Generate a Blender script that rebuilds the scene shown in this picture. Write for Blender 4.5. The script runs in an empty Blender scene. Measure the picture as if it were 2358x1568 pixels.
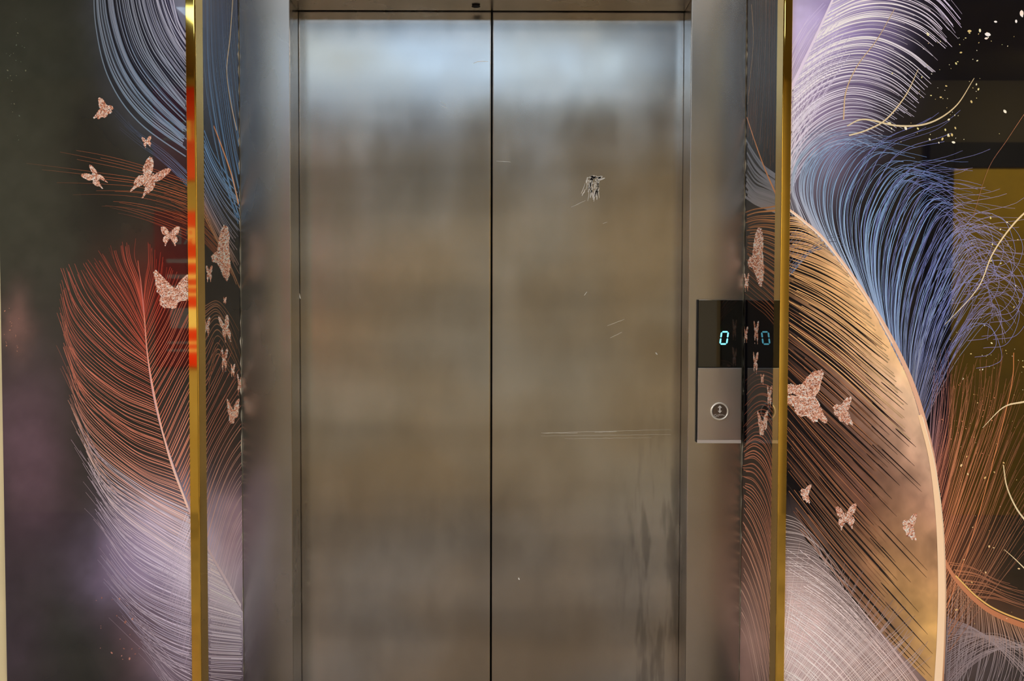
import bpy, bmesh, math, random
import numpy as np
from mathutils import Vector, Matrix
random.seed(7); rng=np.random.RandomState(7)
sc=bpy.context.scene
sc.view_settings.view_transform='Standard'
sc.view_settings.look='None'
sc.view_settings.exposure=0.0
# ---------------------------------------------------------------- camera
F=2292.0; W,H=2358,1568
CAM=np.array([0.0,-2.35,1.37]); PITCH=math.atan(0.038); ROLL=0.0025
fw=np.array([0,math.cos(PITCH),-math.sin(PITCH)])
up0=np.array([0,math.sin(PITCH),math.cos(PITCH)]); r0=np.array([1.0,0,0])
UP=up0*math.cos(ROLL)-r0*math.sin(ROLL); RT=r0*math.cos(ROLL)+up0*math.sin(ROLL)
cd=bpy.data.cameras.new("camera"); cam=bpy.data.objects.new("camera",cd); sc.collection.objects.link(cam)
cd.sensor_width=36; cd.lens=36*F/W; cd.clip_start=0.05
M=Matrix(((RT[0],UP[0],-fw[0],CAM[0]),(RT[1],UP[1],-fw[1],CAM[1]),(RT[2],UP[2],-fw[2],CAM[2]),(0,0,0,1)))
cam.matrix_world=M; sc.camera=cam
# wall measurement helpers: photo survey point -> position on a real wall plane
def survey(px,py,axis,c):
    px=np.asarray(px,float); py=np.asarray(py,float)
    u=(px-W/2)/F; v=(H/2-py)/F
    d=fw[None,:]+RT[None,:]*u.reshape(-1,1)+UP[None,:]*v.reshape(-1,1)
    t=(c-CAM[axis])/d[:,axis]
    return CAM[None,:]+d*t[:,None], t
def pt(px,py,Y):
    p,_=survey([px],[py],1,Y); return float(p[0,0]),float(p[0,2])
def inv(P):
    q=P-CAM[None,:]; z=q@fw
    return (q@RT)/z*F+W/2, H/2-(q@UP)/z*F
YD=0.0; YF=-0.095; YW=-0.406; CEIL=2.8
# ---------------------------------------------------------------- basic helpers
def s2l(c):
    c=np.asarray(c,float)/255.0
    return np.where(c<=0.04045,c/12.92,((c+0.055)/1.055)**2.4)
def L4(c): 
    a=s2l(c); return (float(a[0]),float(a[1]),float(a[2]),1.0)
def link(o): sc.collection.objects.link(o); return o
def meshobj(name,verts,faces,mat=None,origin=None,parent=None,smooth=False):
    V=np.asarray(verts,float)
    if origin is None:
        mn=V.min(0); mx=V.max(0); origin=((mn[0]+mx[0])/2,(mn[1]+mx[1])/2,mn[2])
    o3=np.array(origin,float)
    me=bpy.data.meshes.new(name); me.from_pydata((V-o3).tolist(),[],faces); me.update()
    if smooth:
        for p in me.polygons: p.use_smooth=True
    o=bpy.data.objects.new(name,me); link(o); o.location=origin
    if mat:
        for m in (mat if isinstance(mat,list) else [mat]): me.materials.append(m)
    if parent: setparent(o,parent)
    return o
def setparent(o,p):
    o.parent=p; o.matrix_parent_inverse=Matrix.Identity(4); o.location=Vector(o.location)-Vector(p.location)
def empty(name,loc,label,cat):
    e=bpy.data.objects.new(name,None); e.empty_display_size=0.05; link(e); e.location=loc
    e["label"]=label; e["category"]=cat; return e
def box(name,a,b,mat,bev=0.0,seg=2,parent=None,kind=None):
    bm=bmesh.new(); bmesh.ops.create_cube(bm,size=1)
    for v in bm.verts:
        v.co=Vector([(a[i]+b[i])/2+v.co[i]*(b[i]-a[i]) for i in range(3)])
    if bev>0: bmesh.ops.bevel(bm,geom=bm.edges[:],offset=bev,segments=seg,affect='EDGES',profile=0.5)
    org=Vector(((a[0]+b[0])/2,(a[1]+b[1])/2,min(a[2],b[2])))
    for v in bm.verts: v.co-=org
    me=bpy.data.meshes.new(name); bm.to_mesh(me); bm.free()
    o=bpy.data.objects.new(name,me); link(o); o.location=org; me.materials.append(mat)
    if parent: setparent(o,parent)
    if kind: o["kind"]=kind
    return o
def newmat(name):
    m=bpy.data.materials.new(name); m.use_nodes=True
    nt=m.node_tree; return m,nt,nt.nodes["Principled BSDF"]
def plain(name,col,rough=0.5,metal=0.0,coat=0.0,noise=0.0,nscale=8):
    m,nt,b=newmat(name); c=L4(col)
    b.inputs["Roughness"].default_value=rough; b.inputs["Metallic"].default_value=metal
    b.inputs["Coat Weight"].default_value=coat; b.inputs["Coat Roughness"].default_value=0.03
    geo=nt.nodes.new("ShaderNodeNewGeometry"); n=nt.nodes.new("ShaderNodeTexNoise"); n.inputs["Scale"].default_value=nscale; n.inputs["Detail"].default_value=5
    nt.links.new(geo.outputs["Position"],n.inputs["Vector"])
    r=nt.nodes.new("ShaderNodeValToRGB")
    k=noise
    r.color_ramp.elements[0].position=0.3; r.color_ramp.elements[1].position=0.7
    r.color_ramp.elements[0].color=(c[0]*(1-k),c[1]*(1-k),c[2]*(1-k),1); r.color_ramp.elements[1].color=(min(1,c[0]*(1+k)),min(1,c[1]*(1+k)),min(1,c[2]*(1+k)),1)
    nt.links.new(n.outputs["Fac"],r.inputs["Fac"]); nt.links.new(r.outputs["Color"],b.inputs["Base Color"])
    return m
def emit(name,col,strength):
    m=bpy.data.materials.new(name); m.use_nodes=True; nt=m.node_tree
    b=nt.nodes["Principled BSDF"]; b.inputs["Base Color"].default_value=(0.02,0.02,0.02,1)
    b.inputs["Emission Color"].default_value=(*col,1); b.inputs["Emission Strength"].default_value=strength
    return m
# ---------------------------------------------------------------- brushed steel
def steel(name,c_warm,c_cool,rlo,rhi,seed=0.0,grime=0.0,streakamp=0.05,scuff=False,metal=1.0,aniso=0.0,vary=1.0):
    m,nt,b=newmat(name); N=nt.nodes; Lk=nt.links
    geo=N.new("ShaderNodeNewGeometry")
    def nz(sx,sy,sz,scale,det=2,rough=0.5,off=0.0):
        mp=N.new("ShaderNodeMapping"); mp.inputs["Scale"].default_value=(sx,sy,sz); mp.inputs["Location"].default_value=(seed+off,seed*1.7,off*2.1)
        n=N.new("ShaderNodeTexNoise"); n.inputs["Scale"].default_value=scale; n.inputs["Detail"].default_value=det; n.inputs["Roughness"].default_value=rough
        Lk.new(geo.outputs["Position"],mp.inputs["Vector"]); Lk.new(mp.outputs["Vector"],n.inputs["Vector"]); return n
    big=nz(1.2,1.2,1.6,1.8,2,0.45)
    refl_band=nz(0.3,0.3,3.2,2.0,2,0.45,7.7)  # horizontal bands of blurred lobby reflection, painted into the steel colour
    streak=nz(12,12,1.8,2.4,3,0.55,3.1)
    soft=nz(4,4,0.8,2.6,2,0.5,11.3)
    cloud=nz(1.4,1.4,1.0,3.4,4,0.55,2.2)
    r=N.new("ShaderNodeValToRGB"); r.color_ramp.elements[0].position=0.38; r.color_ramp.elements[1].position=0.62
    r.color_ramp.elements[0].color=c_warm; r.color_ramp.elements[1].color=c_cool
    Lk.new(big.outputs["Fac"],r.inputs["Fac"])
    def ramp(src,p0,p1,v0,v1):
        q=N.new("ShaderNodeMapRange"); q.interpolation_type='SMOOTHSTEP'; q.inputs["From Min"].default_value=p0; q.inputs["From Max"].default_value=p1
        q.inputs["To Min"].default_value=v0; q.inputs["To Max"].default_value=v1; Lk.new(src,q.inputs["Value"]); return q.outputs["Result"]
    def op(o,a,bv):
        x=N.new("ShaderNodeMath"); x.operation=o
        for i,s in enumerate((a,bv)):
            if isinstance(s,(int,float)): x.inputs[i].default_value=s
            else: Lk.new(s,x.inputs[i])
        return x.outputs[0]
    mul=lambda a,bb: op('MULTIPLY',a,bb)
    k4=ramp(refl_band.outputs["Fac"],0.33,0.67,1-.15*vary,1+.08*vary)
    k5=ramp(cloud.outputs["Fac"],0.33,0.67,1-.13*vary,1+.07*vary)
    k6=ramp(soft.outputs["Fac"],0.33,0.67,1-streakamp,1+streakamp)
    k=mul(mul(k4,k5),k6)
    if scuff:
        sep=N.new("ShaderNodeSeparateXYZ"); Lk.new(geo.outputs["Position"],sep.inputs[0])
        low=ramp(sep.outputs["Z"],0.75,1.32,1.0,0.0)
        st=ramp(streak.outputs["Fac"],0.44,0.62,0.0,grime)
        side=ramp(sep.outputs["X"],0.22,0.33,0.10,1.0)
        g1=mul(mul(st,low),mul(side,ramp(cloud.outputs["Fac"],0.34,0.48,0.3,1.0)))
        k=mul(k,ramp(g1,0,1,1.0,0.66))
    mx=N.new("ShaderNodeVectorMath"); mx.operation='SCALE'; Lk.new(r.outputs["Color"],mx.inputs[0]); Lk.new(k,mx.inputs["Scale"])
    Lk.new(mx.outputs[0],b.inputs["Base Color"])
    b.inputs["Metallic"].default_value=metal
    rr=mul(ramp(cloud.outputs["Fac"],0.3,0.7,rlo,rhi),ramp(soft.outputs["Fac"],0.35,0.65,0.94,1.08))
    Lk.new(rr,b.inputs["Roughness"])
    if aniso>0:
        b.inputs["Anisotropic"].default_value=aniso
        tv=N.new("ShaderNodeCombineXYZ"); tv.inputs[0].default_value=1.0; tv.inputs[1].default_value=0.01; Lk.new(tv.outputs[0],b.inputs["Tangent"])
    return m
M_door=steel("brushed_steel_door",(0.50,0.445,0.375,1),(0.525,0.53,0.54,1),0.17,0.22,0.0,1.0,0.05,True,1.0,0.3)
M_frameL=steel("brushed_steel_left_shaded",(0.43,0.42,0.41,1),(0.47,0.475,0.485,1),0.24,0.27,4.0,vary=.5)  # same frame steel; left jamb's darker, cooler shading put into the colour
M_frame=steel("brushed_steel_frame",(0.54,0.495,0.45,1),(0.57,0.545,0.52,1),0.24,0.27,6.0,vary=.5)
M_plate=steel("satin_steel_plate",(0.58,0.54,0.52,1),(0.60,0.565,0.55,1),0.28,0.30,9.0,metal=0.9,vary=.4)
M_scratch=plain("pale_scratch",(225,222,216),0.6,0.0,noise=0.1,nscale=60)
M_gold,nt,b=newmat("polished_gold"); b.inputs["Metallic"].default_value=1; b.inputs["Roughness"].default_value=0.04
g=nt.nodes.new("ShaderNodeNewGeometry"); n=nt.nodes.new("ShaderNodeTexNoise"); n.inputs["Scale"].default_value=14; n.inputs["Detail"].default_value=6
r=nt.nodes.new("ShaderNodeValToRGB"); r.color_ramp.elements[0].color=(0.80,0.49,0.07,1); r.color_ramp.elements[1].color=(0.98,0.68,0.16,1)
nt.links.new(g.outputs["Position"],n.inputs["Vector"]); nt.links.new(n.outputs["Fac"],r.inputs["Fac"]); nt.links.new(r.outputs["Color"],b.inputs["Base Color"])
M_black=plain("black_glass",(6,9,11),0.08,0,1.0)
M_dark=plain("dark_void",(6,6,7),0.8)
M_wall=plain("cream_plaster",(206,190,150),0.7,noise=0.06)
M_warm=plain("warm_plaster",(176,162,138),0.7,noise=0.08,nscale=2)
M_brown=plain("dimmed_brown_plaster",(92,82,74),0.7,noise=0.08,nscale=2)
M_ceil=plain("ceiling_paint",(100,95,88),0.8,noise=0.03)
M_floor=plain("polished_stone_floor",(118,108,100),0.25,noise=0.25,nscale=3)
# ---------------------------------------------------------------- survey of edges
XGL_out=pt(436,784,YW)[0]; XCL=pt(455,784,YW)[0]
XGR_out=pt(1814,784,YW)[0]; XCR=pt(1797,784,YW)[0]
XFL=pt(554,784,YF)[0]; XJL=pt(671,784,YF)[0]
XFR=pt(1713,784,YF)[0]; XJR=pt(1585,784,YF)[0]
XRL=XCL; XRR=XCR   # reveal planes
ZTOP=pt(1131,27,YD)[1]
XGAP=pt(1131.5,784,YD)[0]
XML=pt(3,784,YW)[0]
# ---------------------------------------------------------------- room shell
S="structure"
XLm,XRm,YB=-4.0,4.4,-4.9
box("floor",(XLm,YB,-0.1),(XRm,0.3,0),M_floor,kind=S)
box("ceiling",(XLm,YB,CEIL),(XRm,0.3,CEIL+0.1),M_ceil,kind=S)
box("wall_left",(XLm-0.1,YB,0),(XLm,0.3,CEIL),M_wall,kind=S)
box("wall_right",(XRm,YB,0),(XRm+0.1,0.3,CEIL),M_wall,kind=S)
box("wall_back",(XLm,YB-0.1,0),(1.75,YB,CEIL),M_warm,kind=S)
box("wall_back_side",(1.75,YB-0.1,0),(XRm,YB,CEIL),M_brown,kind=S)  # darker part of the rear wall, made up to dim the mural reflection
box("wall_front_left",(XLm,YW+0.003,0),(XCL-0.003,0.2,CEIL),M_wall,kind=S)
box("wall_front_right",(XCR+0.003,YW+0.003,0),(XRm,0.2,CEIL),M_wall,kind=S)
box("wall_lintel",(XCL-0.003,YF+0.02,2.3),(XCR+0.003,0.2,CEIL),M_wall,kind=S)
box("shaft_dark_backing",(XCL-0.003,0.15,0),(XCR+0.003,0.2,2.3),M_dark,kind=S)  # near-black sheet standing in for the shade behind the door gap
# ---------------------------------------------------------------- elevator frame
YJ=-0.006
fr=empty("elevator_door_frame",((XFL+XFR)/2,YF,0),"brushed stainless steel lift door surround with deep jambs","door frame")
box("jamb",(XCL,YF,0),(XJL,YJ,2.3),M_frameL,0.0022,3,fr)
box("jamb.001",(XJR,YF,0),(XCR,YJ,2.3),M_frame,0.0022,3,fr)
box("header",(XJL,YF+0.0005,ZTOP),(XJR,YJ-0.002,2.3),M_frame,0.0016,2,fr)
hx,hz=pt(1096,17,-0.05)
bm=bmesh.new(); bmesh.ops.create_cone(bm,cap_ends=True,segments=24,radius1=0.010,radius2=0.008,depth=0.004)
me=bpy.data.meshes.new("sensor_hole"); bm.to_mesh(me); bm.free(); me.materials.append(M_dark)
o=link(bpy.data.objects.new("sensor_hole",me)); o.location=(hx,-0.05,ZTOP-0.001); setparent(o,fr); o["label"]="small round black plug"
# ---------------------------------------------------------------- doors
def strip2(verts,faces,pts,w,y):
    n=len(pts); base=len(verts)
    for i,p in enumerate(pts):
        a=pts[max(0,i-1)]; c=pts[min(n-1,i+1)]
        d=np.array(c)-np.array(a); d=d/(np.linalg.norm(d)+1e-9); nn=np.array([-d[1],d[0]])
        ww=w*(0.3+0.7*math.sin(math.pi*(i+0.5)/n))
        for s in (-1,1): verts.append((p[0]+nn[0]*ww*s/2,y,p[1]+nn[1]*ww*s/2))
    for i in range(n-1):
        q=base+2*i; faces.append((q,q+2,q+3,q+1))
def door(name,x0,x1,marks,label):
    bm=bmesh.new(); bmesh.ops.create_cube(bm,size=1)
    a=(x0,YD,0.012); b_=(x1,YD+0.028,ZTOP+0.02)
    for v in bm.verts: v.co=Vector([(a[i]+b_[i])/2+v.co[i]*(b_[i]-a[i]) for i in range(3)])
    bmesh.ops.bevel(bm,geom=bm.edges[:],offset=0.0025,segments=3,affect='EDGES',profile=0.5)
    verts=[];faces=[]
    for m in marks:
        strip2(verts,faces,[pt(p[0],p[1],YD) for p in m[1]],m[0]*0.00102,YD-0.00012)
    vs=[bm.verts.new(v) for v in verts]
    for f in faces:
        ff=bm.faces.new([vs[i] for i in f]); ff.normal_update()
        if ff.normal.y>0: ff.normal_flip()
        ff.material_index=1
    org=Vector(((x0+x1)/2,YD,0.012))
    for v in bm.verts: v.co-=org
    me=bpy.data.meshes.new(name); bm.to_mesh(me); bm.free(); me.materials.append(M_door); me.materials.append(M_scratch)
    o=link(bpy.data.objects.new(name,me)); o.location=org
    o["label"]=label; o["category"]="elevator door"; o["group"]="sliding lift door leaves"
    return o
def wob(x0,y0,x1,y1,n=8,j=1.5):
    return [(x0+(x1-x0)*i/(n-1)+random.uniform(-j,j),y0+(y1-y0)*i/(n-1)+random.uniform(-j,j)) for i in range(n)]
mL=[(1.4,[(1090,146),(1100,142),(1112,141),(1124,142)]),(.8,wob(1015,235,1028,242,6,.5)),(.8,wob(1016,243,1030,250,6,.5)),(3,wob(689,676,692,688,4,.5))]
mR=[]
for i in range(34):
    x=random.uniform(1347,1382); y=random.uniform(408,440)
    mR.append((random.uniform(.8,3.2),wob(x,y,x+random.uniform(-9,3),y+random.uniform(10,28),6,.8)))
for i in range(14):
    x=random.uniform(1352,1378); mR.append((random.uniform(1,4),wob(x,405+random.uniform(0,14),x+random.uniform(8,18),402+random.uniform(0,9),5,.8)))
mR+=[(.5,wob(1247,997,1545,989,24,.4)),(.4,wob(1245,1004,1545,1000,24,.4)),(.35,wob(1300,1010,1500,1008,20,.4)),(.8,wob(1247,997,1330,997,10,.5)),(.9,wob(1370,995,1420,994,8,.4)),
     (.6,wob(1143,371,1176,373,6,.3)),(.8,wob(1398,750,1438,735,6,.4)),(.8,wob(1405,778,1432,765,6,.4)),(3,wob(1510,812,1514,816,3,.3)),(.7,wob(1388,515,1398,511,4,.3)),
     (3,wob(1194,1330,1196,1335,3,.3)),(.9,wob(1315,477,1348,462,6,.4)),(1.2,wob(1345,680,1352,672,4,.3))]
XDL=XJL-0.015; XDR=XJR+0.015
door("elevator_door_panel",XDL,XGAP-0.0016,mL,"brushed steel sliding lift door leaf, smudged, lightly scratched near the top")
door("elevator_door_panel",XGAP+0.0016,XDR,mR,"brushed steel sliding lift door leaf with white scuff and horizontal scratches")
# ---------------------------------------------------------------- gold corner trims
def goldtrim(name,xc,xo,side,label):
    t=0.0025; yo=YW-t-0.002; leg=0.042
    xi=xc+side*t
    prof=[]
    R=0.003
    prof.append((xo,YW-0.001)); prof.append((xo,yo+0.0006)); prof.append((xo+side*0.0006,yo))
    for k in range(6):
        a=k/5*math.pi/2
        prof.append((xi-side*R+side*R*math.sin(a),yo+R-R*math.cos(a)))
    prof.append((xi,YW+leg)); prof.append((xc+side*0.0006,YW+leg)); prof.append((xc+side*0.0006,YW-0.001))
    n=len(prof); v=[];f=[]
    for z in (0.0,CEIL-0.001):
        for p in prof: v.append((p[0],p[1],z))
    for i in range(n):
        j=(i+1)%n; f.append((i,j,n+j,n+i))
    f.append(tuple(range(n))[::-1]); f.append(tuple(range(n,2*n)))
    o=meshobj(name,v,f,M_gold); bm=bmesh.new(); bm.from_mesh(o.data); bmesh.ops.recalc_face_normals(bm,faces=bm.faces[:]); bm.to_mesh(o.data); bm.free()
    o["label"]=label; o["category"]="corner trim"; o["group"]="polished gold corner trims"
goldtrim("gold_corner_trim",XCL,XGL_out,1,"polished mirror-gold metal corner trim on mural wall edge")
goldtrim("gold_corner_trim",XCR,XGR_out,-1,"polished mirror-gold metal corner trim on mural wall edge")
# ---------------------------------------------------------------- mural print engine
NG=rng.rand(64,64)
def vnoise(x,y):
    x=np.mod(x,64);y=np.mod(y,64)
    i=np.floor(x).astype(int)%64;j=np.floor(y).astype(int)%64;a=x-np.floor(x);b=y-np.floor(y)
    a=a*a*(3-2*a);b=b*b*(3-2*b);i2=(i+1)%64;j2=(j+1)%64
    return (NG[i,j]*(1-a)+NG[i2,j]*a)*(1-b)+(NG[i,j2]*(1-a)+NG[i2,j2]*a)*b
def fbm(x,y): return (vnoise(x,y)*.5+vnoise(x*2.1+7,y*2.1+3)*.27+vnoise(x*4.3+1,y*4.3+9)*.15+vnoise(x*8.7,y*8.7)*.08)
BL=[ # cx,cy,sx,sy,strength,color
 (60,300,240,520,.95,(56,58,50)),(225,420,60,150,.8,(20,19,20)),(60,1060,70,170,.8,(98,74,88)),(30,750,22,45,.6,(140,102,96)),(120,1300,80,90,.5,(62,54,64)),(180,1450,140,110,.6,(40,46,40)),(20,1480,60,120,.6,(64,52,66)),  # first two: olive room reflection and a reflected dark figure, painted in
 (400,40,75,110,.95,(142,146,172)),(330,90,60,100,.6,(72,78,96)),(400,190,50,70,.6,(84,88,112)),
 (325,640,60,62,.65,(92,20,14)),(370,770,45,80,.4,(64,20,16)),(385,480,50,30,.3,(50,18,14)),
 (410,1050,50,70,.4,(110,78,74)),(410,1230,85,70,1.0,(218,198,226)),(350,1300,90,60,.8,(150,130,172)),(450,1320,80,60,.95,(206,190,218)),(380,1420,90,60,.6,(100,80,104)),
 (320,1490,40,60,.35,(100,66,66)),(510,1340,50,70,.95,(230,217,240)),(500,1480,80,80,.8,(182,164,182)),(450,1540,80,60,.6,(130,110,132)),
 (540,60,40,160,.6,(36,44,84)),(500,250,30,150,.5,(26,40,68)),(530,1000,25,120,.4,(80,45,35)),(540,1220,30,70,.7,(196,160,178)),
 (1750,90,40,140,.6,(42,30,28)),(1745,360,30,60,.6,(34,36,42)),(1750,600,30,90,.4,(44,28,18)),(1740,1300,40,120,.6,(120,80,66)),(1730,1480,40,90,.9,(196,156,148)),(1770,1400,25,60,.7,(150,110,96)),
 (1850,70,90,110,1.0,(218,208,255)),(1955,40,60,80,.75,(166,148,212)),(1838,230,70,110,.95,(200,178,225)),(1960,170,45,70,.5,(84,62,115)),(1890,300,50,50,.6,(120,104,135)),(1840,410,50,70,.85,(130,122,142)),
 (1850,560,50,40,.4,(90,70,60)),
 (1830,1450,80,110,.95,(242,212,210)),(1910,1530,110,60,.9,(222,194,196)),(2050,1540,90,50,.7,(166,134,128)),(1960,1330,60,60,.3,(80,54,50)),
 (2215,1330,50,110,.6,(104,62,46)),(2250,1150,45,110,.25,(60,36,28)),(2300,1430,80,35,.45,(96,62,46)),(2270,1530,100,45,.45,(80,72,80)),
]
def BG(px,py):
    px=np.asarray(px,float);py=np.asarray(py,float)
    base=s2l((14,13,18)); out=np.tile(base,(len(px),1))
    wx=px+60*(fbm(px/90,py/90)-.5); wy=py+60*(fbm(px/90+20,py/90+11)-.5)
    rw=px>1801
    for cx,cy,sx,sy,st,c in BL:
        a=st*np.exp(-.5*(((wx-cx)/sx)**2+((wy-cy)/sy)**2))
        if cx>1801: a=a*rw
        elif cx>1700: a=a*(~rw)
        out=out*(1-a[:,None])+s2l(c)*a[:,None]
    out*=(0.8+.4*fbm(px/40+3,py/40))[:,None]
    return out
class Art:
    def __init__(s,name,axis,c,sign,lo,hi,wscale,lscale):
        s.name=name;s.axis=axis;s.c=c;s.sign=sign;s.lo=lo;s.hi=hi;s.v=[];s.f=[];s.col=[];s.k=0;s.wscale=wscale;s.ls=lscale
        s.oa=0 if axis==1 else 1
    def lvl(s,layer):
        s.k+=1; return (0.00012*layer+(s.k%100)*1.0e-6)*s.ls+0.00005
    def to3(s,a,z,off):
        n=len(a); P=np.zeros((n,3)); P[:,s.oa]=a; P[:,2]=z; P[:,s.axis]=s.c+s.sign*off; return P
    def add(s,P,faces,col):
        b=len(s.v); s.v+=P.tolist(); s.f+=[tuple(i+b for i in f) for f in faces]; s.col+=col.tolist()
    def stroke(s,px,py,w,col,layer,blend=True,alpha=None):
        P,t=survey(px,py,s.axis,s.c); a=P[:,s.oa]; z=P[:,2]
        ok=(t>0)&(a>=s.lo)&(a<=s.hi)&(z>0.02)&(z<CEIL-.02)
        if ok.sum()<2: return
        if alpha is not None: col=BG(px,py)*(1-alpha[:,None])+col*alpha[:,None]
        da=np.gradient(a);dz=np.gradient(z);L=np.hypot(da,dz)+1e-9; na=-dz/L;nz=da/L
        hw=w*.00085*s.wscale/2; off=s.lvl(layer)
        A=np.clip(a+na*hw,s.lo,s.hi);B=np.clip(a-na*hw,s.lo,s.hi)
        P1=s.to3(A,z+nz*hw,off);P2=s.to3(B,z-nz*hw,off)
        n=len(a);Q=np.empty((2*n,3));Q[0::2]=P1;Q[1::2]=P2;C=np.repeat(col,2,axis=0)
        fs=[(2*i,2*i+1,2*i+3,2*i+2) for i in range(n-1) if ok[i] and ok[i+1]]
        if fs: s.add(Q,fs,C)
    def gridbg(s,z0,z1,step):
        na=max(3,int((s.hi-s.lo)/step)+1); nz=int((z1-z0)/step)+1
        A,Z=np.meshgrid(np.linspace(s.lo,s.hi,na),np.linspace(z0,z1,nz)); a=A.ravel();z=Z.ravel()
        P=s.to3(a,z,0); px,py=inv(P); col=BG(px,py)
        fs=[(j*na+i,j*na+i+1,(j+1)*na+i+1,(j+1)*na+i) for j in range(nz-1) for i in range(na-1)]
        s.add(P,fs,col)
    def patch(s,PX,PY,COL,AL,layer):
        n,m=PX.shape; px=PX.ravel();py=PY.ravel()
        P,t=survey(px,py,s.axis,s.c); a=P[:,s.oa]; z=P[:,2]; ok=(t>0)&(a>=s.lo)&(a<=s.hi)&(z>.02)&(z<CEIL-.02)
        if ok.sum()<3: return
        al=AL.ravel()[:,None]; col=BG(px,py)*(1-al)+COL.reshape(-1,3)*al
        off=s.lvl(layer); a=np.clip(a,s.lo,s.hi)
        Q=s.to3(a,z,off); fs=[]
        for i in range(n-1):
            for j in range(m-1):
                q=(i*m+j,i*m+j+1,(i+1)*m+j+1,(i+1)*m+j)
                if sum(ok[k] for k in q)>=2 and all(t[k]>0 for k in q): fs.append(q)
        if fs: s.add(Q,fs,col)
    def cells(s,px,py,w,h,cols,ang,layer):
        P,t=survey(px,py,s.axis,s.c); a=P[:,s.oa];z=P[:,2]; ok=(t>0)&(a>=s.lo)&(a<=s.hi)
        off=s.lvl(layer); hw=w*.00085*.62; hh=h*.00085*.62
        if s.axis==0: hw*=4
        idx=np.where(ok)[0]
        if len(idx)==0:return
        a=a[idx];z=z[idx];c=cols[idx];n=len(idx)
        Q=np.empty((4*n,3)); jit=np.linspace(0,5e-6,n)
        for k,(u,v) in enumerate(((-1,-1),(1,-1),(1,1),(-1,1))):
            Q[k::4]=s.to3(np.clip(a+u*hw,s.lo,s.hi),z+v*hh,off+jit)
        s.add(Q,[(4*i,4*i+1,4*i+2,4*i+3) for i in range(n)],np.repeat(c,4,axis=0))
    def finish(s,mat,label):
        V=np.array(s.v); o=meshobj(s.name,V,s.f,mat)
        at=o.data.color_attributes.new("print",'FLOAT_COLOR','POINT')
        c=np.ones((len(V),4),np.float32); c[:,:3]=np.clip(np.array(s.col),0,1); at.data.foreach_set("color",c.ravel())
        o["label"]=label;o["category"]="wall mural"; return o
AL_=Art("feather_mural",1,YW,-1,XML,XGL_out+0.002,1.0,1.0)
BLf=Art("feather_mural",0,XRL,1,YW+0.040,YF-0.0005,1.4,0.3)
BRt=Art("feather_mural",0,XRR,-1,YW+0.040,YF-0.0005,1.4,0.3)
ART_R=Art("feather_mural",1,YW,-1,XGR_out-0.002,pt(2520,784,YW)[0],1.0,1.0)
ALL=[AL_,BLf,BRt,ART_R]
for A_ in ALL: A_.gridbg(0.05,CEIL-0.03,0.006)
def cr(P,n):
    P=np.asarray(P,float);K=len(P)
    Q=np.vstack([2*P[0:1]-P[1:2],P,2*P[-1:]-P[-2:-1]])
    t=np.linspace(0,K-1,n);i=np.minimum(t.astype(int),K-2);f=(t-i)
    sh=(slice(None),)+(None,)*(P.ndim-1); f=f[sh]
    a,b,c,d=Q[i],Q[i+1],Q[i+2],Q[i+3]
    return .5*((2*b)+(-a+c)*f+(2*a-5*b+4*c-d)*f*f+(-a+3*b-3*c+d)*f**3)
def colgrid(cols,ns,nt):
    C=np.array([[s2l(c) for c in row] for row in cols])
    G,T=C.shape[:2]
    si=np.linspace(0,G-1,ns);ti=np.linspace(0,T-1,nt)
    i=np.minimum(si.astype(int),max(G-2,0));j=np.minimum(ti.astype(int),max(T-2,0));a=(si-i)[:,None,None];b=(ti-j)[None,:,None]
    i2=np.minimum(i+1,G-1);j2=np.minimum(j+1,T-1)
    return (C[i][:,j]*(1-a)+C[i2][:,j]*a)*(1-b)+(C[i][:,j2]*(1-a)+C[i2][:,j2]*a)*b
def fan(arts,guides,n,w0,w1,cols,layer,alpha=(1,1),jit=6,endj=.1,bright=.15,t0=0.0,NT=34,curl=0.0,wj=.25,t0j=.05,clump=0.0):
    Gd=cr(np.array([cr(g,NT) for g in guides]),400)
    C=colgrid(cols,400,NT)
    for k in range(n):
        sv=(k+.5+rng.uniform(-.4,.4))/n
        if clump: sv+=clump*math.sin(sv*n*.42+math.sin(sv*19)*2)/n*2
        si=int(np.clip(sv*399,0,399)); p=Gd[si].copy(); c=C[si]*(1+rng.uniform(-bright,bright))
        te=1-rng.rand()*endj; tt=np.linspace(t0+(rng.rand()*t0j if t0>0 else 0),te,NT)
        src=np.linspace(0,1,NT); p=np.stack([np.interp(tt,src,p[:,0]),np.interp(tt,src,p[:,1])],1); c=np.stack([np.interp(tt,src,c[:,q]) for q in range(3)],1)
        amp=rng.normal(0,jit); d=np.gradient(p,axis=0); d/=np.linalg.norm(d,axis=1)[:,None]+1e-9; nn=np.stack([-d[:,1],d[:,0]],1)
        ph=rng.rand()*6.28
        p+=nn*(amp*tt**2+ .25*abs(jit)*np.sin(tt*5+ph)*tt+curl*rng.rand()*np.maximum(0,tt-.6)**2)[:,None]
        ww=(w0+(w1-w0)*src)*(1+rng.uniform(-wj,wj))
        al=np.interp(tt,np.linspace(0,1,len(alpha)),alpha)
        for A_ in arts: A_.stroke(p[:,0],p[:,1],ww,c,layer,alpha=al)
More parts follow.
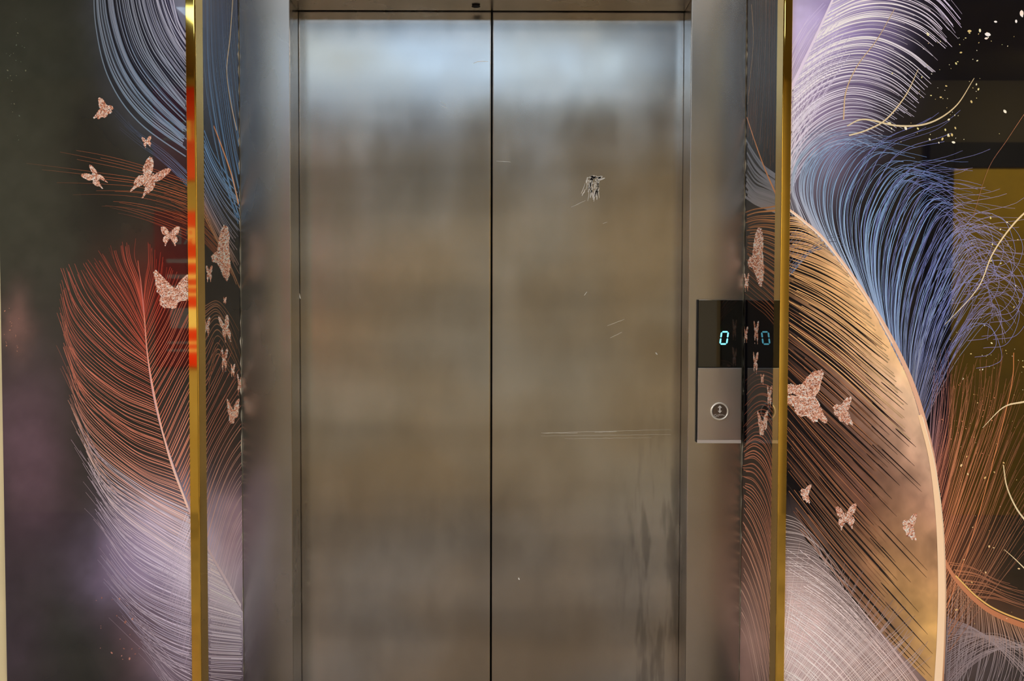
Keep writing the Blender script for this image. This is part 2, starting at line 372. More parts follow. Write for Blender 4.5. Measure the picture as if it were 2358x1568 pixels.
def slits(arts,guides,n,w,layer,t0,t1,lo,hi,col=(14,11,15)):
    # tapered dark splits between barbs, pointed at the shaft end
    Gd=cr(np.array([cr(g,44) for g in guides]),400); src=np.linspace(0,1,44)
    for k in range(n):
        si=int(np.clip((k+.5+rng.uniform(-.35,.35))/n*399,0,399)); p=Gd[si]
        a=rng.uniform(t0,t1); b=min(1.0,a+rng.uniform(lo,hi)); tt=np.linspace(a,b,36)
        q=np.stack([np.interp(tt,src,p[:,0]),np.interp(tt,src,p[:,1])],1)
        s=np.linspace(0,1,36); ww=w*rng.uniform(.5,1.3)*(s**.8)*np.where(b<1,np.sqrt(np.clip(1-s**6,0.02,1)),1)+.4
        c=np.tile(s2l(col),(36,1))
        for A_ in arts: A_.stroke(q[:,0],q[:,1],ww,c,layer)
def vane(arts,guides,cols,alpha,layer,ns=70,nt=36,nz=.35,nscale=30):
    Gd=cr(np.array([cr(g,nt) for g in guides]),ns); C=colgrid(cols,ns,nt)
    X=Gd[:,:,0];Y=Gd[:,:,1]; f=fbm(X/nscale,Y/nscale); C=C*(1-nz+2*nz*f)[:,:,None]
    al=np.interp(np.linspace(0,1,nt),np.linspace(0,1,len(alpha)),alpha)[None,:]*np.ones((ns,1))
    al=np.clip(al*(0.75+.5*fbm(X/25+5,Y/25)),0,1)
    for A_ in arts: A_.patch(X,Y,C,al,layer)
def line(arts,pts,w0,w1,c0,c1,layer,n=60,mid=None):
    p=cr(pts,n); s=np.linspace(0,1,n); c=s2l(c0)[None]*(1-s)[:,None]+s2l(c1)[None]*s[:,None]
    w=w0+(w1-w0)*s
    if mid: w=w+mid*np.sin(np.pi*s)
    for A_ in arts: A_.stroke(p[:,0],p[:,1],w,c,layer)
def pale(cols,k,g=(150,160,178)):
    return [[tuple(c[i]*(1-k)+g[i]*k for i in range(3)) for c in row] for row in cols]
FW=[(.02,.04),(.12,.32),(.30,.53),(.48,.62),(.60,.60),(.63,.48),(.56,.30),(.52,.16),(.36,.04),(.05,-.03)]
HW=[(.03,.02),(.34,.0),(.46,-.10),(.49,-.26),(.42,-.40),(.34,-.46),(.36,-.62),(.31,-.66),(.25,-.5),(.18,-.40),(.10,-.30),(.04,-.12)]
SFW=[(-.06,-.02),(-.30,.10),(-.44,.06),(-.52,.14),(-.46,.26),(-.34,.30),(-.22,.26),(-.10,.30),(.00,.44),(.14,.56),(.32,.60),(.36,.52),(.30,.34),(.26,.16),(.16,.02)]
SHW=[(-.06,.0),(.16,.04),(.24,-.08),(.30,-.22),(.36,-.36),(.44,-.48),(.40,-.55),(.32,-.50),(.24,-.42),(.22,-.50),(.14,-.52),(.06,-.44),(-.02,-.38),(-.14,-.40),(-.24,-.32),(-.28,-.18),(-.42,-.12),(-.48,-.02),(-.40,.06),(-.2,.04)]
VW=[(-.52,.40),(-.47,.46),(-.36,.36),(-.20,.22),(-.06,.10),(.02,.06),(.10,.22),(.24,.38),(.40,.46),(.46,.44),(.44,.24),(.40,.04),(.38,-.10),(.30,-.20),(.18,-.22),(.10,-.26),(.08,-.38),(.00,-.42),(-.10,-.40),(-.20,-.42),(-.30,-.36),(-.34,-.24),(-.30,-.14),(-.40,-.06),(-.44,.06),(-.46,.20)]
CW=[(.10,.60),(.28,.56),(.36,.38),(.34,.10),(.40,-.16),(.38,-.42),(.24,-.56),(.08,-.46),(-.06,-.30),(-.22,-.18),(-.42,-.16),(-.48,-.04),(-.34,.02),(-.20,.06),(-.14,.28),(-.04,.48)]
def inside(x,y,poly):
    r=np.zeros(len(x),bool);n=len(poly)
    for i in range(n):
        x1,y1=poly[i];x2,y2=poly[(i+1)%n]
        if y1==y2: continue
        c=((y1>y)!=(y2>y))&(x<(x2-x1)*(y-y1)/(y2-y1)+x1); r^=c
    return r
PAL=np.array([s2l(c) for c in ((255,232,220),(246,192,164),(205,134,106),(255,212,192),(150,88,66),(236,170,142),(255,250,246),(242,184,158),(190,120,94))])
def butterfly(arts,cx,cy,size,ang=0,left=1.0,sx=1.0,right=1.0,layer=7,dim=1.0,lup=0.0,rup=0.0,side=False,shape=None):
    step=max(0.9,size/64.0); n=int(size*1.5/step)
    u,v=np.meshgrid(np.arange(-n,n+1)*step/size,np.arange(-n,n+1)*step/size);u=u.ravel();v=v.ravel()
    a=math.radians(ang);x=(u*math.cos(a)+v*math.sin(a))/sx;y=(-u*math.sin(a)+v*math.cos(a))
    if shape is not None: m=inside(x/right,y,shape)
    elif side: m=inside(x/right,y,SFW)|inside(x/right,y,SHW)
    else:
        yr=y-rup*np.abs(x); yl=y-lup*np.abs(x)
        m=inside(x/right,yr,FW)|inside(x/right,yr,HW)|inside(-x/left,yl,FW)|inside(-x/left,yl,HW)|((np.abs(x)<.025)&(np.abs(y)<.25))
    u=u[m];v=v[m];x=x[m];y=y[m]
    g1=rng.randint(0,9,4096)
    fx=u*size/1.9; fy=v*size/1.9
    iu=np.floor(fx+.6*np.sin(fy*1.7)).astype(int); iv=np.floor(fy+.6*np.sin(fx*1.3)).astype(int)
    c=PAL[g1[(iu%64)*64+(iv%64)]]*dim*(0.85+.35*fbm(u*9+cx,v*9)[:,None])
    for A_ in arts: A_.cells(cx+u*size,cy-v*size,step,step,c,0,layer)
def dots(arts,n,x0,x1,y0,y1,cols,s0,s1,layer=6,dens=None):
    for i in range(n):
        x=rng.uniform(x0,x1);y=rng.uniform(y0,y1)
        if dens and rng.rand()>dens(x,y): continue
        s=s0+(s1-s0)*rng.rand()**3; c=s2l(cols[rng.randint(len(cols))])
        t=np.linspace(-1,1,6); aa=rng.rand()*3.14
        w=2*s*np.sqrt(np.clip(1-t**2,0.02,1))*.6
        for A_ in arts: A_.stroke(x+t*s*math.cos(aa),y+t*s*math.sin(aa),w,np.repeat(c[None],6,0),layer)
Lf=[AL_,BLf]; Rf=[ART_R]; RR=[BRt]
# ======== LEFT WALL ART ========
dg=[[(215,-60),(220,60),(250,180),(320,280),(450,372)],[(235,-60),(245,50),(280,160),(345,250),(450,340)],[(270,-60),(285,40),(315,130),(370,210),(450,295)],
    [(305,-60),(320,30),(350,110),(395,175),(450,240)],[(345,-60),(358,10),(380,70),(410,120),(450,172)],[(390,-60),(395,-20),(405,20),(420,60),(450,105)]]
vane([AL_],dg,[[(34,37,44)]*3,[(48,53,64)]*3,[(76,82,96),(60,66,80),(54,66,86)],[(108,112,130)]*3,[(140,144,170)]*3,[(168,170,202)]*3],(.45,.75,.7),1)
fan([AL_],dg[1:],34,2.8,3.0,[[(16,18,26)]*2,[(18,18,30)]*2,[(24,26,40)]*2,[(50,46,74)]*2],3,(.9,.9),2,.0,.1)
fan([AL_],dg,36,1.5,2.2,[[(140,150,165),(125,146,172)],[(140,146,165),(125,145,172)],[(150,158,178),(134,150,174)],[(180,184,206),(152,160,186)],[(208,208,230),(180,178,205)]],4,(.85,.95),6,.08,clump=.8)
fan([AL_],dg[:3],8,2.8,3.2,[[(120,130,145),(120,146,174)],[(124,130,148),(112,140,174)]],4,(.8,.95),4,.05)
fan([AL_],[[(440,400),(380,345),(300,290),(240,225)],[(440,440),(390,390),(330,340),(270,290)]],12,1.3,.9,[[(100,130,170),(80,90,120)]]*2,3,(.8,.2),8,.4)
hg=[[(460,425),(330,378),(200,345),(20,320)],[(460,455),(340,415),(220,395),(60,375)],[(460,480),(340,445),(230,436),(95,436)],[(460,530),(360,495),(280,475),(200,470)],[(470,580),(400,540),(340,515),(300,500)]]
fan(Lf,hg,18,1.3,.9,[[(150,80,50),(160,90,60),(120,86,66)],[(190,100,64),(180,100,64),(120,84,66)],[(150,60,40),(120,56,42),(80,52,44)]],4,(.9,.7,.4),6,.45)
fan(Lf,[[(470,470),(440,440),(400,425),(350,420)],[(500,560),(450,510),(400,480),(340,462)],[(540,640),(470,560),(430,530),(380,510)]],26,1.3,.9,[[(170,100,60),(160,90,60)],[(140,80,50),(120,60,40)]],3,(.8,.3),8,.4)
eg=[[(330,700),(325,640),(310,590),(310,545)],[(332,740),(305,670),(275,610),(258,560)],[(335,790),(290,720),(240,650),(200,590)],[(340,840),(270,790),(190,700),(150,605)],
 [(350,900),(260,850),(170,760),(137,655)],[(362,960),(270,920),(180,840),(138,725)],[(380,1030),(290,990),(190,900),(145,790)],[(405,1100),(310,1060),(200,960),(155,860)],
 [(432,1170),(330,1120),(215,1030),(160,925)],[(470,1250),(350,1180),(240,1100),(175,980)],[(505,1320),(380,1250),(260,1160),(195,1050)],[(540,1380),(400,1310),(290,1240),(205,1130)],
 [(570,1430),(430,1390),(310,1330),(220,1210)],[(580,1480),(440,1460),(320,1400),(230,1300)],[(580,1540),(450,1530),(350,1480),(260,1380)],[(560,1640),(470,1600),(390,1550),(310,1450)],[(560,1700),(500,1690),(430,1650),(360,1560)]]
ec=[[(175,70,54),(185,82,64),(150,66,54)]]*3+[[(195,100,80),(205,110,90),(172,90,76)]]*2+[[(212,132,108),(208,124,102),(178,104,86)]]*2+[[(230,156,132),(214,138,118),(178,118,102)],[(238,182,162),(220,160,142),(178,130,116)],
   [(248,212,200),(236,194,184),(192,160,150)],[(248,230,234),(238,218,224),(195,175,185)],[(248,240,254),(232,220,240),(180,165,190)],[(246,240,254),(220,210,234),(165,155,180)],
   [(234,227,246),(200,190,218),(144,134,158)],[(216,206,230),(174,164,188),(122,112,136)],[(195,180,200),(160,145,165),(118,108,124)],[(180,165,180)]*3]
vane(Lf,eg,[[(58,17,12),(40,16,13),(20,14,13)]]*3+[[(28,16,15),(20,16,15),(17,15,15)]]*2+[[(34,24,22),(24,20,19),(18,16,16)]]*3+[[(92,72,70),(48,40,40),(25,23,23)],[(178,156,162),(84,72,78),(32,29,34)],[(222,208,230),(130,114,140),(42,39,52)],
   [(224,213,240),(134,122,156),(44,40,58)],[(212,202,228),(108,98,126),(38,36,50)],[(168,158,184),(76,70,90),(30,28,38)],[(124,110,130),(60,54,68),(28,26,32)],[(90,78,90)]*3,[(70,60,70)]*3],(.75,.45,.15,.0),1,nz=.3)
fan(Lf,eg,135,1.5,.95,ec,3,(1,.92,.8),4,.14,.18,clump=.5)
fan(Lf,eg[1:9],40,.9,.8,ec[1:9],3,(.8,.6,.4),12,.3,.2)
fan(Lf,eg[8:],90,1.0,.85,[[(248,240,254),(238,222,240),(195,172,190)]]*2,4,(.9,.6,.3),16,.3,.2)
rg=[[(330,700),(332,640),(335,600),(330,545)],[(333,750),(357,680),(372,640),(380,590)],[(340,830),(385,750),(410,690),(432,640)],[(355,910),(400,830),(430,770),(460,700)],[(380,1010),(430,900),(470,830),(500,760)],
 [(410,1090),(460,980),(500,900),(540,820)],[(440,1170),(480,1060),(520,980),(565,910)],[(475,1250),(505,1150),(535,1080),(570,1030)],[(510,1320),(530,1240),(550,1190),(575,1150)],[(540,1370),(550,1320),(562,1290),(575,1260)]]
rc=[[(170,66,50),(150,58,46)]]*2+[[(200,108,86),(160,84,66)]]*2+[[(228,150,124),(198,120,96)]]*2+[[(248,198,180),(225,162,134)],[(248,226,232),(225,190,182)],[(243,234,247),(222,202,212)]]
fan(Lf,rg,84,1.6,1.1,rc,3,(1,.85),4,.15)
fan(Lf,[[(555,1400),(520,1440),(500,1500),(490,1600)],[(470,1260),(440,1330),(420,1400),(400,1500)],[(430,1180),(410,1230),(380,1290),(330,1360)]],40,1.2,1,[[(245,232,250),(180,160,190)]]*2,4,(.9,.3),8,.3)
line(Lf,[(318,600),(330,700),(340,820),(358,930),(388,1040),(432,1165),(478,1262),(520,1335),(560,1405)],1.5,7,(195,92,70),(246,234,247),5)
line(Lf,[(332,720),(345,850),(385,1035),(432,1168)],2,4,(220,130,100),(250,212,194),5)
# left reveal, upper
lg=[[(468,-60),(470,150),(486,290),(515,420),(556,540)],[(490,-60),(494,120),(508,240),(530,370),(556,480)],[(515,-60),(518,80),(528,180),(542,290),(557,390)],[(545,-60),(546,20),(549,90),(552,170),(557,260)]]
fan([BLf],lg,24,4,4.5,[[(86,104,140),(96,135,180),(105,165,225)],[(66,80,120),(80,116,165),(115,165,220)],[(92,98,140),(70,94,130),(96,120,155)]],3,(.9,.95),3,.05,.4)
fan([BLf],[[(470,300),(490,350),(520,400),(556,440)],[(470,420),(495,470),(525,520),(556,560)],[(470,500),(500,560),(530,620),(556,680)]],28,2.8,2.2,[[(110,165,225),(130,178,230)],[(130,155,195),(140,130,130)],[(190,134,84),(170,120,80)]],4,(.95,.8),4,.2)
line([BLf],[(492,290),(515,350),(535,410),(549,470)],4,7,(235,155,100),(255,195,140),5)
line([BLf],[(537,-20),(530,80),(522,160),(530,230),(545,300)],5,4,(225,205,170),(240,210,170),5)
fan([BLf],[[(470,700),(500,690),(530,720),(556,760)],[(470,760),(500,730),(530,780),(550,850)],[(480,900),(500,820),(530,860),(556,870)]],14,1.8,1.4,[[(170,116,86),(150,110,80)]]*2,3,(.8,.6),8,.4)
# left butterflies
butterfly([AL_],238,253,44,-10,side=True,right=-1);butterfly([AL_],338,327,20,10,.8);butterfly([AL_],221,407,46,50,.9,.8,right=.6);butterfly([AL_],343,414,72,-38,.9,.8,right=.75,rup=.2)
butterfly([AL_],392,542,36,0,.95,lup=-.1,rup=-.1);butterfly([AL_],402,670,98,-4,shape=VW)
butterfly([BLf],510,585,112,0,sx=.44,shape=CW,dim=1.15);butterfly([BLf],481,630,30,0,.9,.4,dim=1.1);butterfly([BLf],475,752,34,0,.8,.4,dim=1.1);butterfly([BLf],518,757,50,12,.8,.42,dim=1.15)
butterfly([BLf],515,828,42,0,.6,.35,dim=1.1);butterfly([BLf],535,853,24,0,.6,.4,dim=1.1);butterfly([BLf],537,948,66,0,sx=.45,shape=VW,dim=1.15);butterfly([BLf],551,885,40,0,.5,.4);butterfly([BLf],517,692,14,0,.6,.5)
dots([AL_],26,15,60,40,330,[(120,120,100),(90,100,90)],1,2.4);dots([AL_],20,10,45,710,820,[(170,120,100)],1,3,dens=lambda x,y:.7)
dots([AL_],24,220,330,1360,1530,[(190,130,115),(150,100,90)],1,4)
# ======== RIGHT WALL ART ========
ag=[[(1930,-60),(2005,-85),(2085,-75),(2165,-30),(2225,40)],[(1905,30),(1980,-5),(2060,-8),(2140,25),(2205,95)],[(1870,100),(1950,58),(2030,48),(2110,75),(2175,125)],[(1835,170),(1915,122),(2000,108),(2080,140),(2145,195)],
 [(1815,250),(1890,188),(1970,165),(2050,185),(2122,240)],[(1808,330),(1870,258),(1950,222),(2030,238),(2105,285)],[(1806,420),(1850,340),(1915,288),(1990,278),(2065,312)],[(1806,480),(1840,400),(1890,350),(1950,330),(2020,350)]]
ac=[[(253,247,255),(242,232,255),(220,208,245)],[(253,248,255),(250,244,255),(232,222,250)],[(250,246,255),(250,246,255),(232,227,246)],[(245,240,255),(238,232,250),(212,206,230)],[(225,217,236),(212,206,228),(186,186,206)],[(200,190,210),(170,178,206),(152,164,205)]]
vane(Rf,ag,[[(218,206,252),(140,122,185),(34,26,52)]]*2+[[(218,206,250),(110,92,155),(22,18,38)]]*2+[[(165,150,185),(76,66,100),(18,17,28)]]*2+[[(110,110,130),(40,44,64),(18,18,28)]]*2,(.9,.35,.03,.0),1)
fan(Rf,ag,50,3.2,1.2,ac,3,(1,1,.85),3,.15,.08,clump=.5)
fan(Rf,ag,60,1.1,.8,ac,3,(.8,.75,.5),10,.35,.2)
fan(Rf,[[(1806,200),(1820,120),(1850,60),(1900,0)],[(1806,330),(1830,230),(1880,130),(1950,30)],[(1806,440),(1850,330),(1900,230),(1970,120)]],40,1.5,1.0,[[(248,242,255),(230,220,252)]]*2,3,(.8,.5),6,.3)
line(Rf,[(1935,-40),(1885,70),(1842,160),(1812,225)],4,8,(244,234,255),(236,220,252),5)
bgd=[[(1812,490),(1806,430),(1812,380),(1845,330),(1900,308)],[(1870,530),(1835,440),(1850,370),(1905,318),(1985,306)],[(1930,600),(1880,480),(1890,385),(1955,328),(2060,333)],[(1990,680),(1935,540),(1940,430),(2005,346),(2120,362)],
 [(2030,750),(1997,610),(2005,490),(2075,388),(2192,412)],[(2060,810),(2052,690),(2074,560),(2138,442),(2256,468)],[(2090,870),(2098,760),(2130,640),(2202,512),(2312,548)],[(2110,930),(2136,830),(2174,720),(2250,598),(2358,640)],[(2125,990),(2160,900),(2212,800),(2292,708),(2380,756)]]
bc=pale([[(200,192,200),(180,190,205),(150,170,205)],[(195,192,210),(150,178,212),(125,158,205)],[(175,185,210),(132,172,220),(110,142,200)],[(160,178,208),(130,172,222),(96,128,195)],[(145,170,212),(130,172,222),(90,114,190)],[(135,165,212),(122,164,222),(88,104,185)],[(140,155,190),(124,162,216),(94,100,175)],[(150,132,134),(126,144,190),(94,98,160)],[(140,112,104),(114,120,155),(84,86,135)]],.22)
vane(Rf,bgd,[[(60,64,78),(22,28,40),(15,16,24)]]*3+[[(20,28,44),(15,18,28),(14,14,20)]]*4+[[(28,22,28),(17,16,22),(14,14,19)]]*2,(.5,.2,.0,0),1)
fan(Rf,bgd[:6],18,3.6,.9,bc[:6],5,(1,1,.6),6,.25,.12,clump=.9)
fan(Rf,bgd,36,1.6,.85,bc,4,(1,1,.8),14,.25,.2,clump=1.0)
fan(Rf,bgd,66,.9,.75,bc,4,(.85,.85,.6),34,.3,.25)
cu=pale([[(140,170,220),(125,140,215),(118,122,200)],[(140,142,190),(112,120,195),(135,122,150)]],.15)
fan(Rf,bgd[4:],34,1.0,.85,cu,4,(.5,.8,.7),34,.1,.2,curl=420)
fan(Rf,bgd[3:],40,1.0,.85,cu,4,(.5,.8,.7),34,.1,.2,curl=-900)
fan(Rf,bgd[5:],24,1.0,.85,cu,4,(.4,.8,.7),38,.1,.2,curl=1100)
for i in range(22):   # loose looping barb ends
    x=rng.uniform(2130,2210); y=rng.uniform(560,820); R=rng.uniform(60,120)
    P_=[(x,y),(x+R*.6,y-R*.75+rng.uniform(-20,20)),(x+R*1.25,y-R*.7),(x+R*1.55,y-R*.1+rng.uniform(-20,20)),(x+R*1.3,y+R*.35),(x+R*.8,y+R*.45)]
    line(Rf,P_,.9,.9,(120,135,195),(120,116,170),5)
vg=[[(1850,512),(1835,500),(1820,497),(1800,495)],[(1930,590),(1890,563),(1850,545),(1800,540)],[(2010,700),(1950,655),(1880,618),(1800,590)],[(2070,820),(1990,755),(1900,690),(1800,640)],[(2115,930),(2020,850),(1910,760),(1800,690)],
 [(2145,1060),(2040,965),(1920,855),(1800,760)],[(2163,1200),(2050,1090),(1925,970),(1800,850)],[(2168,1350),(2050,1225),(1925,1090),(1800,945)],[(2168,1480),(2060,1360),(1930,1215),(1800,1055)],[(2165,1600),(2070,1500),(1945,1360),(1830,1210)]]
vc=[[(220,180,150),(200,170,150),(150,120,100)],[(240,195,155),(220,172,132),(190,140,100)],[(248,200,152),(236,182,126),(205,152,104)],[(240,195,144),(230,178,120),(195,142,100)],[(232,196,164),(214,168,130),(172,124,90)],
 [(216,176,150),(168,128,108),(118,82,64)],[(182,138,112),(124,90,78),(82,54,44)],[(198,150,104),(118,80,66),(68,44,38)],[(222,174,104),(150,108,78),(62,42,38)],[(210,164,108),(140,100,72),(70,48,42)]]
vane(Rf,vg,vc,(1,1,.92,.6,.15),2,ns=130,nt=58,nz=.55,nscale=50)
slits(Rf,vg[4:],34,8.5,3,.30,.62,.45,.8)
slits(Rf,vg[:6],34,6.0,3,.18,.45,.6,.9)
slits(Rf,vg[3:],46,3.4,4,.06,.5,.15,.45,(30,20,20))
fan(Rf,vg[4:],26,1.6,1.5,[[(200,150,110),(178,120,86),(150,98,68)]]*2,5,(.1,.5,.95,.9),3,.05,.25,t0=.4,NT=44)
fan(Rf,vg[:6],40,1.8,1.5,[[(252,218,172),(245,196,138),(226,170,112)]]*2,5,(.1,.7,.95,.9),3,.15,.2,t0=.15,NT=44)
fan(Rf,vg[5:],22,1.0,.9,[[(220,170,130),(185,125,88),(160,98,66)]]*2,5,(.1,.4,.8,.7),6,.15,.2,t0=.35,NT=44)
fan(Rf,[[(1850,600),(1880,560),(1930,540),(1980,560)],[(1806,640),(1850,590),(1900,570),(1960,590)],[(1806,560),(1830,530),(1860,510),(1900,500)]],16,1.2,1,[[(120,130,160),(90,100,130)]]*2,4,(.7,.4),6,.3)
cg=[[(2150,1610),(2050,1482),(1930,1345),(1800,1250)],[(2100,1630),(2000,1510),(1900,1415),(1790,1345)],[(2000,1650),(1930,1560),(1860,1495),(1790,1450)],[(1900,1660),(1860,1610),(1830,1580),(1790,1550)]]
fan(Rf,cg,84,1.5,1.0,[[(215,176,166),(236,214,214),(245,232,236)],[(226,198,188),(250,234,234),(255,246,250)],[(250,232,232),(252,240,240),(250,236,236)]],5,(.7,.9,.8),10,.25,.2)
dgx=[[(1800,1500),(1806,1400),(1812,1320),(1840,1225)],[(1800,1590),(1865,1480),(1910,1400),(1950,1290)],[(1850,1640),(1950,1530),(2030,1450),(2085,1385)],[(1960,1650),(2040,1590),(2110,1530),(2150,1480)]]
fan(Rf,dgx,66,1.3,.9,[[(250,236,236),(235,216,216),(170,140,135)]]*2,5,(.9,.7,.4),15,.35,.2)
fan(Rf,[[(1800,1180),(1840,1200),(1880,1260),(1900,1330)],[(1800,1300),(1880,1310),(1960,1370),(2010,1440)],[(1800,1420),(1900,1430),(2000,1480),(2080,1550)]],34,1.1,.9,[[(240,225,225),(195,165,160)]]*2,5,(.8,.4),14,.3)
og=[[(2140,1010),(2146,900),(2148,850),(2138,770)],[(2160,1100),(2185,980),(2192,880),(2200,800)],[(2172,1200),(2215,1050),(2250,930),(2262,815)],[(2175,1300),(2240,1130),(2300,960),(2335,805)],[(2180,1400),(2260,1250),(2330,1080),(2400,940)],[(2185,1500),(2280,1370),(2370,1250),(2440,1150)]]
oc=[[(150,120,130),(130,100,110),(120,90,100)],[(180,112,90),(160,98,78),(130,84,66)],[(200,126,94),(170,108,80),(140,88,68)],[(200,126,90),(175,108,80),(145,92,68)],[(180,120,86),(150,98,72),(120,78,60)],[(140,95,75)]*3]
vane(Rf,og,[[(56,40,46),(26,20,26),(15,14,18)]]*2+[[(74,42,32),(34,22,20),(16,14,17)]]*4,(.7,.25,.05,0),1)
fan(Rf,og,62,1.4,.9,oc,4,(1,.8,.5),11,.45,.25,clump=.6)
fan(Rf,og,50,.9,.8,oc,4,(.7,.6,.4),24,.25,.2,curl=120)
line(Rf,[(2180,1400),(2240,1230),(2300,1010),(2330,880),(2334,812)],2,1.5,(210,130,90),(200,120,80),5)
fan(Rf,[[(2190,1320),(2182,1400),(2178,1500),(2185,1610)],[(2260,1390),(2262,1470),(2245,1550),(2220,1630)],[(2340,1440),(2360,1500),(2350,1570),(2320,1640)],[(2440,1470),(2450,1520),(2450,1580),(2440,1650)]],76,1.3,.9,[[(190,140,110),(160,145,150),(150,142,152)]]*2,4,(.9,.8,.6),14,.2)
fan(Rf,[[(2180,1600),(2230,1540),(2300,1500),(2400,1490)],[(2180,1500),(2240,1470),(2300,1470),(2400,1530)],[(2180,1420),(2250,1450),(2330,1520),(2400,1600)]],54,1.2,.9,[[(150,132,138),(175,160,165)]]*2,4,(.8,.7),10,.3)
line(Rf,[(2172,1285),(2200,1332),(2250,1385),(2310,1422),(2440,1470)],7,14,(200,130,95),(185,115,80),5)
line(Rf,[(2200,1325),(2252,1376),(2312,1412),(2440,1458)],3,4,(235,190,110),(225,175,100),6)
fan(Rf,[[(2180,1290),(2230,1300),(2290,1330),(2360,1350)],[(2250,1380),(2300,1385),(2350,1400),(2420,1420)]],12,1.5,1,[[(200,130,95),(150,100,80)]]*2,4,(.9,.5),6,.2)
line(Rf,[(1803,472),(1850,508),(1905,560),(1990,675),(2058,790),(2108,905),(2145,1045),(2160,1170)],4,13,(250,212,188),(215,160,130),6,90)
line(Rf,[(1803,475),(1850,511),(1905,563),(1990,678),(2055,790)],2,4,(255,240,222),(245,208,180),7,90)
line(Rf,[(2118,955),(2145,1060),(2162,1200),(2168,1350),(2166,1480),(2158,1620)],9,22,(252,212,170),(252,220,186),6,90)
line(Rf,[(2124,960),(2152,1070),(2170,1200),(2177,1350),(2175,1480),(2168,1620)],2,4,(255,235,205),(190,130,90),7,90)
for P_,a,b,m_ in (([(2380,470),(2330,520),(2285,585),(2250,665),(2175,748)],4,.8,.6),([(2243,180),(2200,245),(2140,283),(2070,290),(1990,275),(1950,290)],1.2,2.5,2),([(2114,160),(2085,220),(2040,275),(1995,300),(1955,312)],1.2,3.2,1),
   ([(2440,910),(2358,925),(2310,938),(2262,985)],6,.8,0),([(2310,1070),(2318,1120),(2340,1170),(2370,1210)],2.5,4,0),([(2312,1265),(2340,1290),(2380,1330)],1,3,0)):
    line(Rf,P_,a,b,(214,190,150),(228,212,176),6,mid=m_)
line(Rf,[(2060,20),(2020,90),(1975,150),(1948,210),(1942,275)],1.5,3,(190,165,140),(215,185,150),6)
line(Rf,[(2380,230),(2320,320),(2275,390),(2240,500)],1.2,1,(170,110,80),(120,80,70),6)
gc=[(240,232,190),(225,215,150),(215,190,130),(245,240,220)]
dots(Rf,190,2040,2340,70,330,gc,1.0,5,dens=lambda x,y: math.exp(-((x-(2190-(y-180)*.3))/75)**2)*.9+.08)
dots(Rf,12,2270,2358,20,170,[(250,245,245),(255,235,225)],3,12,dens=lambda x,y:.7)
dots(Rf,110,2185,2380,500,900,gc,.8,3,dens=lambda x,y:.5)
dots(Rf,110,2190,2400,900,1450,[(220,180,120),(235,200,150)],.8,4.5,dens=lambda x,y:.6)
dots(Rf,60,2150,2300,880,1050,[(190,120,90)],.8,2)
butterfly(Rf,1858,916,108,0,side=True);butterfly(Rf,1943,948,58,0,side=True,right=.85);butterfly(Rf,1856,1137,38,-8,side=True,right=.7);butterfly(Rf,1947,1192,44,3,.85,.95,rup=.2);butterfly(Rf,2096,1214,56,-4,side=True,right=.65,dim=1.15)
# ======== RIGHT REVEAL ART ========
fan(RR,[[(1722,-60),(1722,80),(1721,200),(1722,320)],[(1745,-60),(1744,80),(1738,200),(1730,330)],[(1765,-60),(1764,80),(1758,220),(1748,360)],[(1785,-60),(1785,80),(1785,250),(1782,420)]],30,3,2.4,[[(66,62,68),(96,72,60),(110,80,66)],[(130,98,84),(100,74,60),(130,92,70)]],3,(.9,.8),2,.1,.4)
fan(RR,[[(1785,400),(1760,380),(1740,350),(1718,310)],[(1785,450),(1760,440),(1738,430),(1716,400)],[(1785,490),(1760,480),(1738,470),(1716,455)]],16,5,4,[[(140,145,160),(116,124,140)],[(150,140,140),(140,140,150)]],3,(.9,.9),2,.1,.3)
line(RR,[(1720,270),(1740,330),(1762,390),(1786,445)],3,5,(240,165,115),(225,155,100),5)
line(RR,[(1731,10),(1735,90),(1728,180),(1722,240)],3,2,(190,150,110),(200,160,110),5)
fan(RR,[[(1790,470),(1765,475),(1740,480),(1716,490)],[(1790,560),(1765,550),(1740,545),(1716,545)],[(1790,660),(1765,640),(1740,620),(1716,600)],[(1790,760),(1765,730),(1740,710),(1716,690)]],38,2.2,1.8,[[(215,145,80),(170,108,64)],[(170,106,64),(130,78,50)],[(110,66,46),(90,54,40)]],3,(.95,.85),3,.15,.4)
fan(RR,[[(1790,860),(1765,850),(1740,850),(1714,870)],[(1790,1000),(1765,960),(1740,960),(1712,990)],[(1790,1180),(1770,1080),(1740,1040),(1710,1050)],[(1790,1350),(1770,1200),(1740,1130),(1710,1110)],[(1788,1480),(1765,1330),(1735,1240),(1708,1190)],[(1780,1600),(1755,1450),(1730,1360),(1706,1310)],[(1750,1640),(1735,1560),(1720,1480),(1704,1440)]],66,2.3,1.8,
   [[(110,64,48),(90,52,42)],[(170,96,70),(140,80,60)],[(235,152,116),(210,130,100)],[(248,178,146),(235,158,126)],[(250,198,172),(242,184,158)],[(245,214,200),(245,205,190)]],3,(.95,.9),3,.1,.3)
butterfly(RR,1742,595,120,0,sx=.36,shape=CW,dim=1.05);butterfly(RR,1719,650,34,0,.8,.3);butterfly(RR,1741,765,42,0,.7,.26,dim=.8);butterfly(RR,1739,835,40,0,.6,.3,dim=.9);butterfly(RR,1757,975,66,0,sx=.38,shape=VW,dim=1.1);butterfly(RR,1771,912,40,0,.5,.3,dim=.9);butterfly(RR,1755,873,20,0,.6,.4,dim=.9);butterfly(RR,1717,770,30,0,.6,.3,dim=.9)
